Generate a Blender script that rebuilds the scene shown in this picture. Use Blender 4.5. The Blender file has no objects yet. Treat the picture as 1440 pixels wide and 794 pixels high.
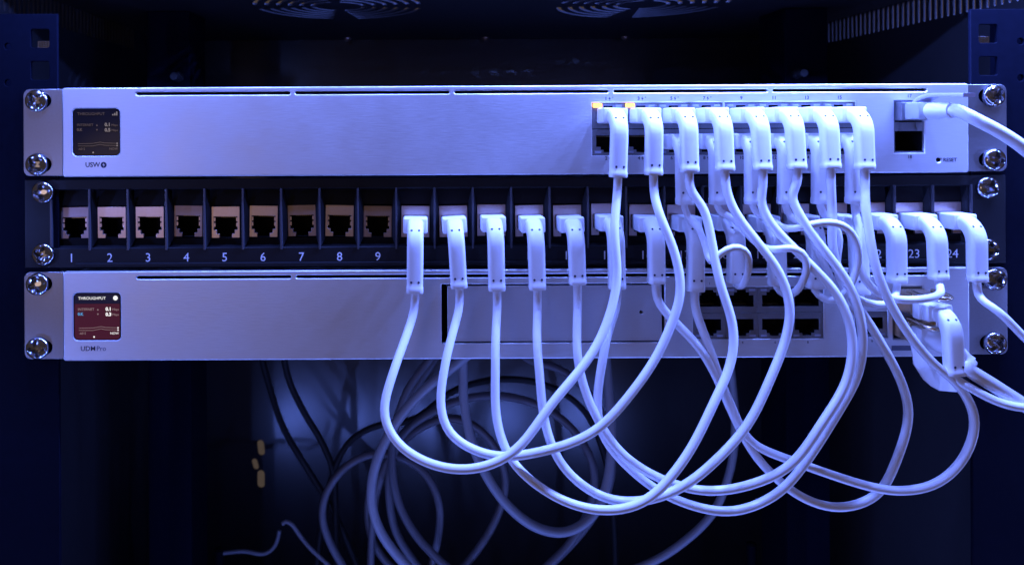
import bpy, bmesh, math, random
from mathutils import Vector, Matrix

random.seed(11)
scene = bpy.context.scene
COL = scene.collection
MM = 0.001
LIFT = 405.0                      # height of the lens above the cabinet floor, mm
CAMX, CAMY = -48.25, -379.0       # the lens, mm, rack-centred; face plates lie at y = 0
FPX = 1092.0                      # focal length in photo pixels (1440 wide)
ROLL = 0.0050

# ------------------------------------------------------------------ camera
cam_d = bpy.data.cameras.new("camera")
cam = bpy.data.objects.new("camera", cam_d)
COL.objects.link(cam)
cam_d.sensor_width = 36.0
cam_d.lens = FPX / 1440.0 * 36.0
cam_d.shift_x = 134.0 / 1440.0
cam_d.shift_y = -209.0 / 1440.0
cam_d.clip_start = 0.005
cam_d.clip_end = 50.0
cam_d.dof.use_dof = True
cam_d.dof.focus_distance = 0.36
cam_d.dof.aperture_fstop = 13.0
cam.matrix_world = (Matrix.Translation(Vector((CAMX, CAMY, LIFT)) * MM)
                    @ Matrix.Rotation(math.radians(90), 4, 'X') @ Matrix.Rotation(-ROLL, 4, 'Z'))
scene.camera = cam

# ------------------------------------------------------------------ world: a dim, warm room round the cabinet
world = bpy.data.worlds.new("World")
scene.world = world
world.use_nodes = True
bg = world.node_tree.nodes["Background"]
bg.inputs[0].default_value = (1.0, 0.74, 0.60, 1)
bg.inputs[1].default_value = 0.06

scene.view_settings.view_transform = 'Standard'
scene.view_settings.look = 'None'
scene.view_settings.exposure = 0.0
scene.view_settings.gamma = 1.0

# ------------------------------------------------------------------ blue LED lamps on the cabinet's front frame, and added fill lamps
BLUE = (0.138, 0.232, 1.0)
def led(x, y, z, power, target, size=6.0, color=BLUE, size_y=None):
    d = bpy.data.lights.new("led_or_fill_lamp", 'AREA')
    d.shape = 'DISK' if size_y is None else 'RECTANGLE'
    d.size = size * MM
    if size_y is not None:
        d.size_y = size_y * MM
    d.energy = power
    d.color = color
    o = bpy.data.objects.new("led_or_fill_lamp", d)
    COL.objects.link(o)
    p = Vector((x, y, z + LIFT)) * MM
    t = Vector((target[0], target[1], target[2] + LIFT)) * MM
    o.location = p
    o.rotation_euler = (t - p).to_track_quat('-Z', 'Y').to_euler()
    return o
TOPK, HIGHK, RIGHTK, LEFTK, LOWK, ROOMK, FILLK, RIMK = 1.1, 1.75, 0.42, 0.5, 0.85, 0.085, 0.24, 1.3
# strip along the top of the frame
for lx, w in ((-225, .30), (-150, .16), (-70, .12), (15, .14), (90, .26), (160, .30), (225, .24), (275, .15)):
    led(lx, -52, 112, w * TOPK, (lx * .95, -14, -120))
# unseen row added above the cabinet to throw more light down on the hanging loops
for lx, w in ((-230, .15), (-130, .18), (-30, .30), (60, .55), (140, .85), (220, 1.15), (300, 1.25), (360, .9)):
    led(lx, -40, 235, w * HIGHK, (lx * .35, -38, -160))
# strip down the right post
for lz, w in ((60, .12), (-20, .13), (-100, .13), (-190, .13), (-280, .11)):
    led(318, -42, lz, w * RIGHTK, (60, -20, lz - 10))
# strip on the left post, weaker
for lz, w in ((50, .07), (-50, .14), (-150, .13), (-250, .08)):
    led(-300, -60, lz, w * LEFTK, (-60, -20, lz))
# unseen fill lamps added front left, brightening the left of the face plates
for lz, w in ((62, .08), (-32, .10), (-205, .08)):
    led(-262, -165, lz, w * FILLK, (-190, 0, lz + 20))
# strip along the bottom of the frame
for lx, w in ((-209, .07), (-70, .06), (-5, .08), (70, .06), (180, .06), (262, .10)):
    led(lx, -70, -390, w * LOWK, (lx, 120, -180))
# and its inner row, close to the plane of the face plates, lighting edges from below
for lx, w in ((-230, .14), (-130, .14), (-30, .12), (70, .12), (170, .14), (250, .14)):
    led(lx, -34, -390, w * RIMK, (lx * .9, -30, 0))
# warm fill added behind the camera for reflections of the unseen room
led(-640, -1250, -130, 5.0 * ROOMK, (-60, 0, -50), 300, (1.0, .70, .52))

# ------------------------------------------------------------------ materials
def mat(name, col, rough=0.5, metal=0.0, spec=0.5, noise=0.0, nscale=(200, 200, 200), bump=0.0, coat=0.0, sss=0.0, rvar=0.0, smudge=0.0):
    m = bpy.data.materials.new(name)
    m.use_nodes = True
    nt = m.node_tree
    b = nt.nodes["Principled BSDF"]
    b.inputs["Base Color"].default_value = (*col, 1)
    b.inputs["Roughness"].default_value = rough
    b.inputs["Metallic"].default_value = metal
    b.inputs["Specular IOR Level"].default_value = spec
    b.inputs["Coat Weight"].default_value = coat
    if sss:
        b.inputs["Subsurface Weight"].default_value = sss
        b.inputs["Subsurface Radius"].default_value = (0.002, 0.002, 0.002)
        b.inputs["Subsurface Scale"].default_value = 1.0
    if noise or bump or rvar:
        tc = nt.nodes.new("ShaderNodeTexCoord")
        mp = nt.nodes.new("ShaderNodeMapping")
        mp.inputs["Scale"].default_value = nscale
        nz = nt.nodes.new("ShaderNodeTexNoise")
        nz.inputs["Scale"].default_value = 1.0
        nz.inputs["Detail"].default_value = 4.0
        nt.links.new(tc.outputs["Object"], mp.inputs[0])
        nt.links.new(mp.outputs[0], nz.inputs["Vector"])
        if noise:
            mx = nt.nodes.new("ShaderNodeMix")
            mx.data_type = 'RGBA'
            mx.inputs[6].default_value = (*[c * (1 - noise) for c in col], 1)
            mx.inputs[7].default_value = (*[min(1, c * (1 + noise)) for c in col], 1)
            nt.links.new(nz.outputs[0], mx.inputs[0])
            nt.links.new(mx.outputs[2], b.inputs["Base Color"])
        if rvar:
            mr = nt.nodes.new("ShaderNodeMapRange")
            mr.inputs[3].default_value = rough - rvar
            mr.inputs[4].default_value = rough + rvar
            nt.links.new(nz.outputs[0], mr.inputs[0])
            last = mr.outputs[0]
            if smudge:
                n2 = nt.nodes.new("ShaderNodeTexNoise")
                n2.inputs["Scale"].default_value = 26.0
                n2.inputs["Detail"].default_value = 5.0
                n2.inputs["Roughness"].default_value = .65
                m2 = nt.nodes.new("ShaderNodeMapRange")
                m2.inputs[1].default_value = .35
                m2.inputs[2].default_value = .65
                m2.inputs[3].default_value = -smudge
                m2.inputs[4].default_value = smudge
                ad = nt.nodes.new("ShaderNodeMath")
                nt.links.new(tc.outputs["Object"], n2.inputs["Vector"])
                nt.links.new(n2.outputs[0], m2.inputs[0])
                nt.links.new(last, ad.inputs[0])
                nt.links.new(m2.outputs[0], ad.inputs[1])
                last = ad.outputs[0]
            nt.links.new(last, b.inputs["Roughness"])
        if bump:
            bp = nt.nodes.new("ShaderNodeBump")
            bp.inputs["Strength"].default_value = bump
            bp.inputs["Distance"].default_value = 0.0004
            nt.links.new(nz.outputs[0], bp.inputs["Height"])
            nt.links.new(bp.outputs[0], b.inputs["Normal"])
    return m

def glow(name, col, strength):
    m = bpy.data.materials.new(name)
    m.use_nodes = True
    b = m.node_tree.nodes["Principled BSDF"]
    b.inputs["Base Color"].default_value = (0.01, 0.01, 0.01, 1)
    b.inputs["Roughness"].default_value = 0.12
    b.inputs["Emission Color"].default_value = (*col, 1)
    b.inputs["Emission Strength"].default_value = strength
    return m

M = {}
M['alu'] = mat("brushed_aluminium", (.72, .72, .74), .44, .80, noise=.06, nscale=(160, 1800, 1800), bump=.14, rvar=.05, smudge=.035)
M['ear'] = mat("satin_steel", (.33, .33, .35), .36, .95, noise=.08, nscale=(900, 900, 900), bump=.02, rvar=.06)
M['tray'] = mat("tray_aluminium", (.60, .60, .63), .46, .80, noise=.05, nscale=(160, 1800, 1800), bump=.12, rvar=.04)
M['chassis'] = mat("chassis_steel", (.30, .30, .32), .5, .8)
M['dark'] = mat("dark_cavity", (.008, .008, .009), .7, spec=.15)
M['ink'] = mat("printed_ink", (.012, .014, .035), .6)
M['ink_soft'] = mat("thin_printed_ink", (.10, .11, .17), .6)
M['screen'] = mat("screen_glass", (.012, .009, .010), .10, spec=.12)
M['white'] = mat("white_soft_plastic", (.82, .82, .83), .42, noise=.03, nscale=(300, 300, 300), bump=.05)
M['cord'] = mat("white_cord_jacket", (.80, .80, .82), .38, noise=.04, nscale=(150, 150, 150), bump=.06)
M['shadecord'] = mat("shaded_white_cord_jacket", (.19, .19, .21), .5, noise=.08, nscale=(120, 120, 120))  # white cords darkened in colour for the shade behind the rack
M['deepshadecord'] = mat("deep_shaded_cord_jacket", (.075, .070, .080), .55, noise=.1, nscale=(120, 120, 120))  # still darker copy, for cords lying deeper in shade
M['blackcord'] = mat("black_cord_jacket", (.010, .010, .012), .6, spec=.3)
M['dot'] = mat("dimple_shade", (.03, .03, .06), .8)  # flat discs; dark colour stands for shade inside the boot dimples
M['black'] = mat("black_panel_plastic", (.008, .008, .011), .5, spec=.22, noise=.2, nscale=(800, 800, 800), bump=.08, rvar=.06)
M['bezel'] = mat("black_bezel_plastic", (.010, .010, .014), .6, spec=.25)
M['nickel'] = mat("nickel_shell", (.66, .51, .46), .36, .95, noise=.10, nscale=(600, 600, 600))  # warm tint in the base stands for room light on the jacks
M['dullnickel'] = mat("dull_nickel_shell", (.42, .31, .28), .46, .9, noise=.15, nscale=(600, 600, 600))  # darker, rougher nickel for the jacks listed in DULL
M['shield'] = mat("port_shield_steel", (.24, .24, .26), .42, .8, noise=.1, nscale=(700, 700, 700))
M['chrome'] = mat("chrome", (.44, .44, .47), .16, 1.0)
M['brass'] = mat("bronze_latch", (.70, .56, .38), .25, 1.0, noise=.1, nscale=(900, 900, 900))
M['print'] = mat("white_print", (.72, .72, .76), .6)
M['rail'] = mat("black_painted_rail", (.003, .004, .010), .6, spec=.02, noise=.25, nscale=(260, 260, 260), bump=.10, rvar=.08)
M['wall'] = mat("black_painted_sheet", (.016, .016, .020), .24, spec=.8)
M['side'] = mat("matt_black_sheet", (.025, .025, .030), .6, spec=.3, noise=.15, nscale=(80, 80, 80))
M['pipe'] = mat("light_pipe", (.35, .38, .5), .25, spec=.5)
M['clear'] = mat("clear_latch_plastic", (.75, .77, .8), .15, spec=.6, coat=.5)
M['clear'].node_tree.nodes['Principled BSDF'].inputs['Transmission Weight'].default_value = .55
M['tab'] = mat('latch_tab_plastic', (.50, .48, .62), .3, spec=.5)
M['redscreen'] = glow("red_screen_glow", (.20, .022, .055), .26)
M['headglow'] = glow("screen_header_glow", (.01, .008, .04), .5)
M['txtwhite'] = glow("screen_white", (1, .97, .97), 1.0)
M['txtgrey'] = glow("screen_grey", (.5, .34, .36), .55)
M['txtcyan'] = glow("screen_cyan", (.10, .42, .85), .8)
M['dimtxt'] = glow("dim_screen_text", (.40, .34, .36), .42)
M['dimtxt2'] = glow("dim_screen_grey", (.14, .10, .10), .5)
M['led'] = glow("orange_led", (1.0, .45, .09), 4.5)
M['goldpin'] = mat("gold_contact", (.6, .45, .2), .35, 1.0)

# ------------------------------------------------------------------ object helpers
WL = {}                                            # world position (mm) of every linked object
def put(name, data, parent=None, loc=(0, 0, 0), rot=(0, 0, 0)):
    """link an object whose origin stands at loc (mm, rack-centred, z from lens height)"""
    o = bpy.data.objects.new(name, data)
    COL.objects.link(o)
    w = Vector((loc[0], loc[1], loc[2] + LIFT))
    base = Vector((0, 0, 0))
    if parent is not None:
        o.parent = parent
        base = WL[parent.name]
    o.location = (w - base) * MM
    o.rotation_euler = rot
    WL[o.name] = w
    return o

def thing(name, label, cat, loc=(0, 0, 0), group=None):
    o = put(name, None, None, loc)
    o.empty_display_size = 0.01
    o['label'] = label
    o['category'] = cat
    if group:
        o['group'] = group
    return o

def tag(o, label, cat, group=None):
    o['label'] = label
    o['category'] = cat
    if group:
        o['group'] = group
    return o

def mesh_of(bm, name, material, smooth=False, angle=None):
    me = bpy.data.meshes.new(name)
    bmesh.ops.recalc_face_normals(bm, faces=bm.faces)
    bm.to_mesh(me)
    bm.free()
    me.materials.append(material)
    if smooth:
        for p in me.polygons:
            p.use_smooth = True
        if angle:
            me.set_sharp_from_angle(angle=math.radians(angle))
    return me

def rect(x0, z0, x1, z1):
    return [(x0, z0), (x1, z0), (x1, z1), (x0, z1)]

def rrect(x0, z0, x1, z1, r, n=5, corners=(1, 1, 1, 1)):
    """rounded rectangle; corners = bottom-left, bottom-right, top-right, top-left"""
    pts = []
    cs = [(x0 + r, z0 + r, 180), (x1 - r, z0 + r, 270), (x1 - r, z1 - r, 0), (x0 + r, z1 - r, 90)]
    raw = [(x0, z0), (x1, z0), (x1, z1), (x0, z1)]
    for k in range(4):
        if not corners[k]:
            pts.append(raw[k])
            continue
        cx, cz, a0 = cs[k]
        for i in range(n + 1):
            a = math.radians(a0 + 90 * i / n)
            pts.append((cx + r * math.cos(a), cz + r * math.sin(a)))
    return pts

def circle(cx, cz, r, n=24):
    return [(cx + r * math.cos(2 * math.pi * i / n), cz + r * math.sin(2 * math.pi * i / n)) for i in range(n)]

def plate_mesh(name, loops, thick, material, bevel=0.0, res=1):
    """sheet with holes standing in the x-z plane, its front at local y=0, reaching back to y=thick (mm)"""
    cu = bpy.data.curves.new(name, 'CURVE')
    cu.dimensions = '2D'
    cu.fill_mode = 'BOTH'
    for lp in loops:
        s = cu.splines.new('POLY')
        s.points.add(len(lp) - 1)
        for p, (x, z) in zip(s.points, lp):
            p.co = (x * MM, z * MM, 0, 1)
        s.use_cyclic_u = True
    cu.extrude = max(0.0, thick / 2 - bevel) * MM
    if bevel:
        cu.bevel_depth = bevel * MM
        cu.bevel_resolution = res
        cu.offset = -bevel * MM
    tmp = bpy.data.objects.new(name, cu)
    COL.objects.link(tmp)
    dg = bpy.context.evaluated_depsgraph_get()
    me = bpy.data.meshes.new_from_object(tmp.evaluated_get(dg))
    bpy.data.objects.remove(tmp)
    bpy.data.curves.remove(cu)
    me.transform(Matrix.Translation((0, thick / 2 * MM, 0)) @ Matrix.Rotation(math.radians(90), 4, 'X'))
    me.name = name
    me.materials.clear()
    me.materials.append(material)
    return me

def text_mesh(s, size, material, align='CENTER', depth=0.03, bold=0.0):
    cu = bpy.data.curves.new("lettering", 'FONT')
    cu.body = s
    cu.size = size * MM
    cu.align_x = align
    cu.align_y = 'CENTER'
    cu.extrude = depth * MM
    cu.offset = bold * MM
    cu.resolution_u = 3
    tmp = bpy.data.objects.new("lettering", cu)
    COL.objects.link(tmp)
    dg = bpy.context.evaluated_depsgraph_get()
    me = bpy.data.meshes.new_from_object(tmp.evaluated_get(dg))
    bpy.data.objects.remove(tmp)
    bpy.data.curves.remove(cu)
    me.transform(Matrix.Rotation(math.radians(90), 4, 'X'))
    me.name = "lettering"
    me.materials.clear()
    me.materials.append(material)
    return me

def letter(parent, s, x, z, size, material, y=-.05, align='CENTER', name='lettering', bold=0.0):
    return put(name, text_mesh(s, size, material, align, bold=bold), parent, (x, y, z))

def bm_box(bm, x0, y0, z0, x1, y1, z1, bevel=0.0, seg=2):
    r = bmesh.ops.create_cube(bm, size=1.0)
    vs = r['verts']
    for v in vs:
        v.co = Vector(((x0 + x1) / 2 + v.co.x * (x1 - x0), (y0 + y1) / 2 + v.co.y * (y1 - y0), (z0 + z1) / 2 + v.co.z * (z1 - z0))) * MM
    if bevel:
        es = {e for v in vs for e in v.link_edges}
        bmesh.ops.bevel(bm, geom=list(es), offset=bevel * MM, segments=seg, affect='EDGES', profile=.5)

def box_mesh(name, x0, y0, z0, x1, y1, z1, material, bevel=0.0, smooth=False):
    bm = bmesh.new()
    bm_box(bm, x0, y0, z0, x1, y1, z1, bevel)
    return mesh_of(bm, name, material, smooth, 40 if smooth else None)

def cavity_mesh(name, loop, depth, material):
    """a pocket: side walls along the loop going back, closed at the back"""
    bm = bmesh.new()
    a = [bm.verts.new((x * MM, 0, z * MM)) for x, z in loop]
    b = [bm.verts.new((x * MM, depth * MM, z * MM)) for x, z in loop]
    n = len(loop)
    for i in range(n):
        bm.faces.new((a[i], a[(i + 1) % n], b[(i + 1) % n], b[i]))
    bm.faces.new(b)
    return mesh_of(bm, name, material)

def smooth_path(pts, per=10, passes=3):
    """Catmull-Rom through pts (Vectors), then a little relaxing"""
    P = [pts[0] * 2 - pts[1]] + list(pts) + [pts[-1] * 2 - pts[-2]]
    out = []
    for i in range(1, len(P) - 2):
        p0, p1, p2, p3 = P[i - 1:i + 3]
        t0 = 0.0
        t1 = t0 + max(1e-4, (p1 - p0).length) ** .5
        t2 = t1 + max(1e-4, (p2 - p1).length) ** .5
        t3 = t2 + max(1e-4, (p3 - p2).length) ** .5
        for k in range(per):
            t = t1 + (t2 - t1) * k / per
            a1 = p0 * ((t1 - t) / (t1 - t0)) + p1 * ((t - t0) / (t1 - t0))
            a2 = p1 * ((t2 - t) / (t2 - t1)) + p2 * ((t - t1) / (t2 - t1))
            a3 = p2 * ((t3 - t) / (t3 - t2)) + p3 * ((t - t2) / (t3 - t2))
            b1 = a1 * ((t2 - t) / (t2 - t0)) + a2 * ((t - t0) / (t2 - t0))
            b2 = a2 * ((t3 - t) / (t3 - t1)) + a3 * ((t - t1) / (t3 - t1))
            out.append(b1 * ((t2 - t) / (t2 - t1)) + b2 * ((t - t1) / (t2 - t1)))
    out.append(pts[-1].copy())
    # even spacing
    L = [0.0]
    for a, b in zip(out, out[1:]):
        L.append(L[-1] + (b - a).length)
    n = max(8, int(L[-1] / 3.0))
    ev, j = [], 0
    for k in range(n + 1):
        s = L[-1] * k / n
        while j < len(L) - 2 and L[j + 1] < s:
            j += 1
        f = (s - L[j]) / max(1e-9, L[j + 1] - L[j])
        ev.append(out[j].lerp(out[j + 1], min(1, max(0, f))))
    for _ in range(passes):
        ev = [ev[0], ev[1]] + [(ev[i - 1] + ev[i] * 2 + ev[i + 1]) / 4 for i in range(2, len(ev) - 2)] + [ev[-2], ev[-1]]
    return ev

def tube_mesh(name, path, radius, material, sides=12, origin=Vector((0, 0, 0)), taper=None):
    bm = bmesh.new()
    n = len(path)
    t0 = (path[1] - path[0]).normalized()
    ref = Vector((0, 0, 1)) if abs(t0.z) < .9 else Vector((0, 1, 0))
    nor = (ref - t0 * ref.dot(t0)).normalized()
    rings = []
    for i, p in enumerate(path):
        t = (path[min(n - 1, i + 1)] - path[max(0, i - 1)]).normalized()
        nor = (nor - t * nor.dot(t)).normalized()
        bi = t.cross(nor)
        r = radius if taper is None else radius * taper(i / (n - 1))
        rings.append([bm.verts.new((p + (nor * math.cos(a) + bi * math.sin(a)) * r - origin) * MM)
                      for a in (2 * math.pi * k / sides for k in range(sides))])
    for a, b in zip(rings, rings[1:]):
        for k in range(sides):
            bm.faces.new((a[k], a[(k + 1) % sides], b[(k + 1) % sides], b[k]))
    bm.faces.new(rings[0][::-1])
    bm.faces.new(rings[-1])
    return mesh_of(bm, name, material, True, 60)

# survey of the photograph: image point (u, v) at a distance d (mm) in front of the face plates -> rack x, z
def px(u, v, d=0.0):
    du, dv = u - 586.0, 188.0 - v
    c, s = math.cos(ROLL), math.sin(ROLL)
    k = (-CAMY - d) / FPX
    return (c * du + s * dv) * k + CAMX, (-s * du + c * dv) * k

def P3(u, v, d=0.0):
    x, z = px(u, v, d)
    return Vector((x, -d, z))

# ------------------------------------------------------------------ cabinet shell (the setting)
Z_CEIL, Z_FLOOR, Y_BACK = 86.0, -405.0, 322.0
X_L, X_R = -275.0, 272.0
def structure(o):
    o['kind'] = 'structure'
    return o

# rear wall with three keyhole slots through which the room shows
def capsule(cx, cz, w, h, ang=0):
    pts = []
    r = w / 2
    for i in range(9):
        a = math.pi * i / 8
        pts.append((r * math.cos(a), h / 2 - r + r * math.sin(a)))
    for i in range(9):
        a = math.pi + math.pi * i / 8
        pts.append((r * math.cos(a), -h / 2 + r + r * math.sin(a)))
    ca, sa = math.cos(ang), math.sin(ang)
    return [(cx + x * ca - z * sa, cz + x * sa + z * ca) for x, z in pts]
kh = []
for (u, v, w, h, a) in ((367, 629, 6, 14, .1), (359, 652, 5, 10, .25), (367, 673, 6.5, 16, 0)):
    x, z = px(u, v, -Y_BACK)
    kh.append(capsule(x, z, w, h, a))
structure(put('rear_wall', plate_mesh('rear_wall', [rect(X_L, Z_FLOOR, X_R, Z_CEIL)] + kh, 1.5, M['wall']), None, (0, Y_BACK, 0)))

# side walls with a row of upright vent slots near the top
for sx in (X_L, X_R):
    loops = [rect(15, Z_FLOOR, Y_BACK, Z_CEIL)]
    for k in range(42):
        y = 22 + 5.4 * k
        loops.append(capsule(y, 76.5, 2.3, 16.0)[::1])
    me = plate_mesh('side_wall', loops, 1.2, M['side'])
    me.transform(Matrix.Rotation(math.radians(90), 4, 'Z'))
    structure(put('side_wall', me, None, (sx, 0, 0)))

# ceiling with two fan grilles of concentric arc slots
FANS = [(-100.0, 138.0), (102.0, 138.0)]
loops = [rect(X_L, 20, X_R, Y_BACK)]
for fx, fy in FANS:
    for k, r in enumerate((17, 24.5, 32, 39.5, 47, 54.5)):
        for q in range(4):
            a0, a1 = math.radians(90 * q + 9), math.radians(90 * q + 81)
            n = 10
            outer = [(fx + (r + 1.5) * math.cos(a0 + (a1 - a0) * i / n), fy + (r + 1.5) * math.sin(a0 + (a1 - a0) * i / n)) for i in range(n + 1)]
            inner = [(fx + (r - 1.5) * math.cos(a0 + (a1 - a0) * i / n), fy + (r - 1.5) * math.sin(a0 + (a1 - a0) * i / n)) for i in range(n, -1, -1)]
            loops.append(outer + inner)
me = plate_mesh('ceiling', loops, 1.2, M['side'])
me.transform(Matrix.Rotation(math.radians(-90), 4, 'X'))       # lay it flat: sheet (x, z) -> (x, y)
ceiling = structure(put('ceiling', me, None, (0, 0, Z_CEIL)))
structure(put('floor', box_mesh('floor', X_L, -140, -2, X_R, Y_BACK, 0, M['side']), None, (0, 0, Z_FLOOR)))

for sx_, sy_ in ((-109, 319 - 9), (13, 310), (137, 310)):
    bm = bmesh.new()
    bmesh.ops.create_uvsphere(bm, u_segments=12, v_segments=6, radius=3.2 * MM)
    put('screw', mesh_of(bm, 'screw', M['nickel'], True), ceiling, (sx_, sy_, Z_CEIL - 1))

# ------------------------------------------------------------------ mounting rails
Y_RAIL = 4.2
def hole9(cx, cz):
    return rrect(cx - 4.6, cz - 4.6, cx + 4.6, cz + 4.6, 1.0, 3)
holes_z = [45.9 + dz for dz in (2, -13.9)]
for k in range(-7, 0):
    c = 1.45 - 44.45 * 3 + 44.45 * (k + 1)
    holes_z += [c + 15.9, c, c - 15.9]
holes_z = sorted(set(round(z, 2) for z in holes_z if z > 25))
for sgn, side in ((-1, 'left'), (1, 'right')):
    t = thing('mounting_rail', 'dark painted upright rack rail with square holes at the %s edge' % side, 'rack rail',
              (sgn * 240, Y_RAIL, Z_FLOOR), 'upright front rack rails')
    cx = sgn * 234.0
    loops = [rect(min(sgn * 225.4, sgn * 262), Z_FLOOR + 6, max(sgn * 225.4, sgn * 262), 60)]
    loops += [hole9(cx, z) for z in holes_z]
    for z in (44, 26):
        loops.append(circle(sgn * 250, z, 1.7, 12))
    put('flange', plate_mesh('flange', loops, 2.0, M['rail'], .25), t, (0, Y_RAIL, 0))
    put('return_flange', box_mesh('return_flange', min(sgn * 259.8, sgn * 261.8), 2.1, Z_FLOOR + 6, max(sgn * 259.8, sgn * 261.8), 34, 59.8, M['rail'], .3), t, (0, Y_RAIL, 0))
    # cage nut seen in the upper hole
    bm = bmesh.new()
    bm_box(bm, -3.6, 0, -3.2, 3.6, 4.5, 0.6, .3)
    for k in range(5):
        bm_box(bm, -2.9 + 1.25 * k, -.5, -2.6, -2.3 + 1.25 * k, .2, .3)
    put('cage_nut', mesh_of(bm, 'cage_nut', M['chrome']), t, (cx + 1.2 * -sgn, Y_RAIL + 2.2, 47.9 - 1.6))
    # rear rails
    t = thing('rear_rail', 'dark rear rack rail deep inside at the %s, beneath the devices' % side, 'rack rail',
              (sgn * 218, 150, Z_FLOOR), 'upright rear rack rails')
    bm = bmesh.new()
    bm_box(bm, min(sgn * 203, sgn * 232), 0, 2, max(sgn * 203, sgn * 232), 2, 84, .3)
    bm_box(bm, min(sgn * 203, sgn * 205), 2.1, 2, max(sgn * 203, sgn * 205), 40, 84, .3)
    me = mesh_of(bm, 'post', M['rail'])
    me.transform(Matrix.Translation((0, 0, 0)))
    o = put('post', me, t, (0, 150, 0))
    # the post reaches the floor
    for v in me.vertices:
        if v.co.z < 0.01:
            v.co.z = (Z_FLOOR + 3) * MM
    bm = bmesh.new()
    bmesh.ops.create_cone(bm, cap_ends=True, segments=6, radius1=3.6 * MM, radius2=3.6 * MM, depth=4 * MM, matrix=Matrix.Rotation(math.radians(90), 4, 'X'))
    bmesh.ops.create_cone(bm, cap_ends=True, segments=14, radius1=2.6 * MM, radius2=2.6 * MM, depth=12 * MM, matrix=Matrix.Translation((0, -4 * MM, 0)) @ Matrix.Rotation(math.radians(90), 4, 'X'))
    put('bolt', mesh_of(bm, 'bolt', M['side']), t, (sgn * 209.5, 147, 39))
# posts standing on the floor, tips just in view
for (u, v, lab) in ((308, 770, 'short dark stub post at the bottom edge, left of the cable coil'),
                    (1057, 762, 'short dark stub post at the bottom edge, right of the cable coil')):
    x, z = px(u, v, -205)
    bm = bmesh.new()
    h = z - Z_FLOOR
    bmesh.ops.create_cone(bm, cap_ends=True, segments=20, radius1=3.6 * MM, radius2=3.6 * MM, depth=h * MM, matrix=Matrix.Translation((0, 0, h / 2 * MM)))
    bmesh.ops.bevel(bm, geom=[e for e in bm.edges if abs(e.verts[0].co.z - h * MM) < 1e-6 and abs(e.verts[1].co.z - h * MM) < 1e-6], offset=1.0 * MM, segments=2, affect='EDGES')
    tag(put('stub_post', mesh_of(bm, 'stub_post', M['rail'], True, 50), None, (x, 205, Z_FLOOR)), lab, 'post', 'stub posts on the cabinet floor')

# ------------------------------------------------------------------ screws
def screw_mesh():
    bm = bmesh.new()
    R, H, seg, rings = 5.5, 2.8, 56, 22
    def hgt(x, z):
        r = math.hypot(x, z)
        h = H * math.sqrt(max(0.0, 1 - (r / R) ** 2 * .985)) if r < R else 0
        def bar(a, b):
            wl = 4.0 - abs(a)
            ww = (1.2 - .10 * abs(a)) - abs(b)
            return min(1, max(0, wl / .35)) * min(1, max(0, (ww + .15) / .3))
        cut = max(bar(x, z), bar(z, x))
        return h - cut * 3.6 * (1 - .75 * (r / R) ** 2)
    c = bm.verts.new((0, -hgt(0, 0) * MM, 0))
    prev = None
    for k in range(1, rings + 1):
        r = R * (k / rings) ** .9
        ring = []
        for s in range(seg):
            a = 2 * math.pi * s / seg
            x, z = r * math.cos(a), r * math.sin(a)
            ring.append(bm.verts.new((x * MM, -hgt(x, z) * MM, z * MM)))
        if prev is None:
            for s in range(seg):
                bm.faces.new((c, ring[s], ring[(s + 1) % seg]))
        else:
            for s in range(seg):
                bm.faces.new((prev[s], ring[s], ring[(s + 1) % seg], prev[(s + 1) % seg]))
        prev = ring
    base = [bm.verts.new((v.co.x, .8 * MM, v.co.z)) for v in prev]
    for s in range(seg):
        bm.faces.new((prev[s], base[s], base[(s + 1) % seg], prev[(s + 1) % seg]))
    return mesh_of(bm, 'screw', M['chrome'], True, 50)
SCREW = screw_mesh()
def screw(parent, x, y, z):
    o = put('screw', SCREW, parent, (x, y, z), (random.uniform(-.07, .07), random.uniform(0, 1.5), random.uniform(-.07, .07)))
    shaft = cyl_y('shaft', 2.6, 9, M['chrome'])
    put('shaft', shaft, o, (x, y + 5.2, z))
    return o
def cyl_y(name, r, length, material, seg=16):
    bm = bmesh.new()
    bmesh.ops.create_cone(bm, cap_ends=True, segments=seg, radius1=r * MM, radius2=r * MM, depth=length * MM, matrix=Matrix.Rotation(math.radians(90), 4, 'X'))
    return mesh_of(bm, name, material, True, 50)

# ------------------------------------------------------------------ sockets
def rj_loop(w=11.9, top=3.3, mid=-2.3, w2=7.6, z2=-3.8, w3=4.6, z3=-5.0, flip=False):
    l = [(-w / 2, top), (-w / 2, mid), (-w2 / 2, mid), (-w2 / 2, z2), (-w3 / 2, z2), (-w3 / 2, z3),
         (w3 / 2, z3), (w3 / 2, z2), (w2 / 2, z2), (w2 / 2, mid), (w / 2, mid), (w / 2, top)]
    if flip:
        l = [(x, -z) for x, z in l][::-1]
    return l
def port_set(flip):
    face = plate_mesh('port', [rect(-7.9, -6.2, 7.9, 6.2), rj_loop(flip=flip)], .8, M['shield'], .08)
    cav = cavity_mesh('cavity', rj_loop(flip=flip), 10.5, M['dark'])
    bm = bmesh.new()
    s = -1 if flip else 1
    for k in range(8):
        x = -3.6 + k * 1.03
        bm_box(bm, x - .18, 3.5, s * 2.7 - .15, x + .18, 10, s * 2.7 + .15)
    pins = mesh_of(bm, 'contacts', M['goldpin'])
    return face, cav, pins
PORT_UP = port_set(True)
PORT_DN = port_set(False)
def port(parent, x, y, z, up, name='port'):
    f, c, p = PORT_UP if up else PORT_DN
    o = put(name, f, parent, (x, y, z))
    put('cavity', c, o, (x, y + .4, z))
    put('contacts', p, o, (x, y + .4, z))
    s = 1 if up else -1
    # light pipes each side of the latch notch
    for q in (-1, 1):
        put('light_pipe', PIPE, o, (x + q * 5.2, y - .15, z + s * 4.9))
    return o
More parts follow.
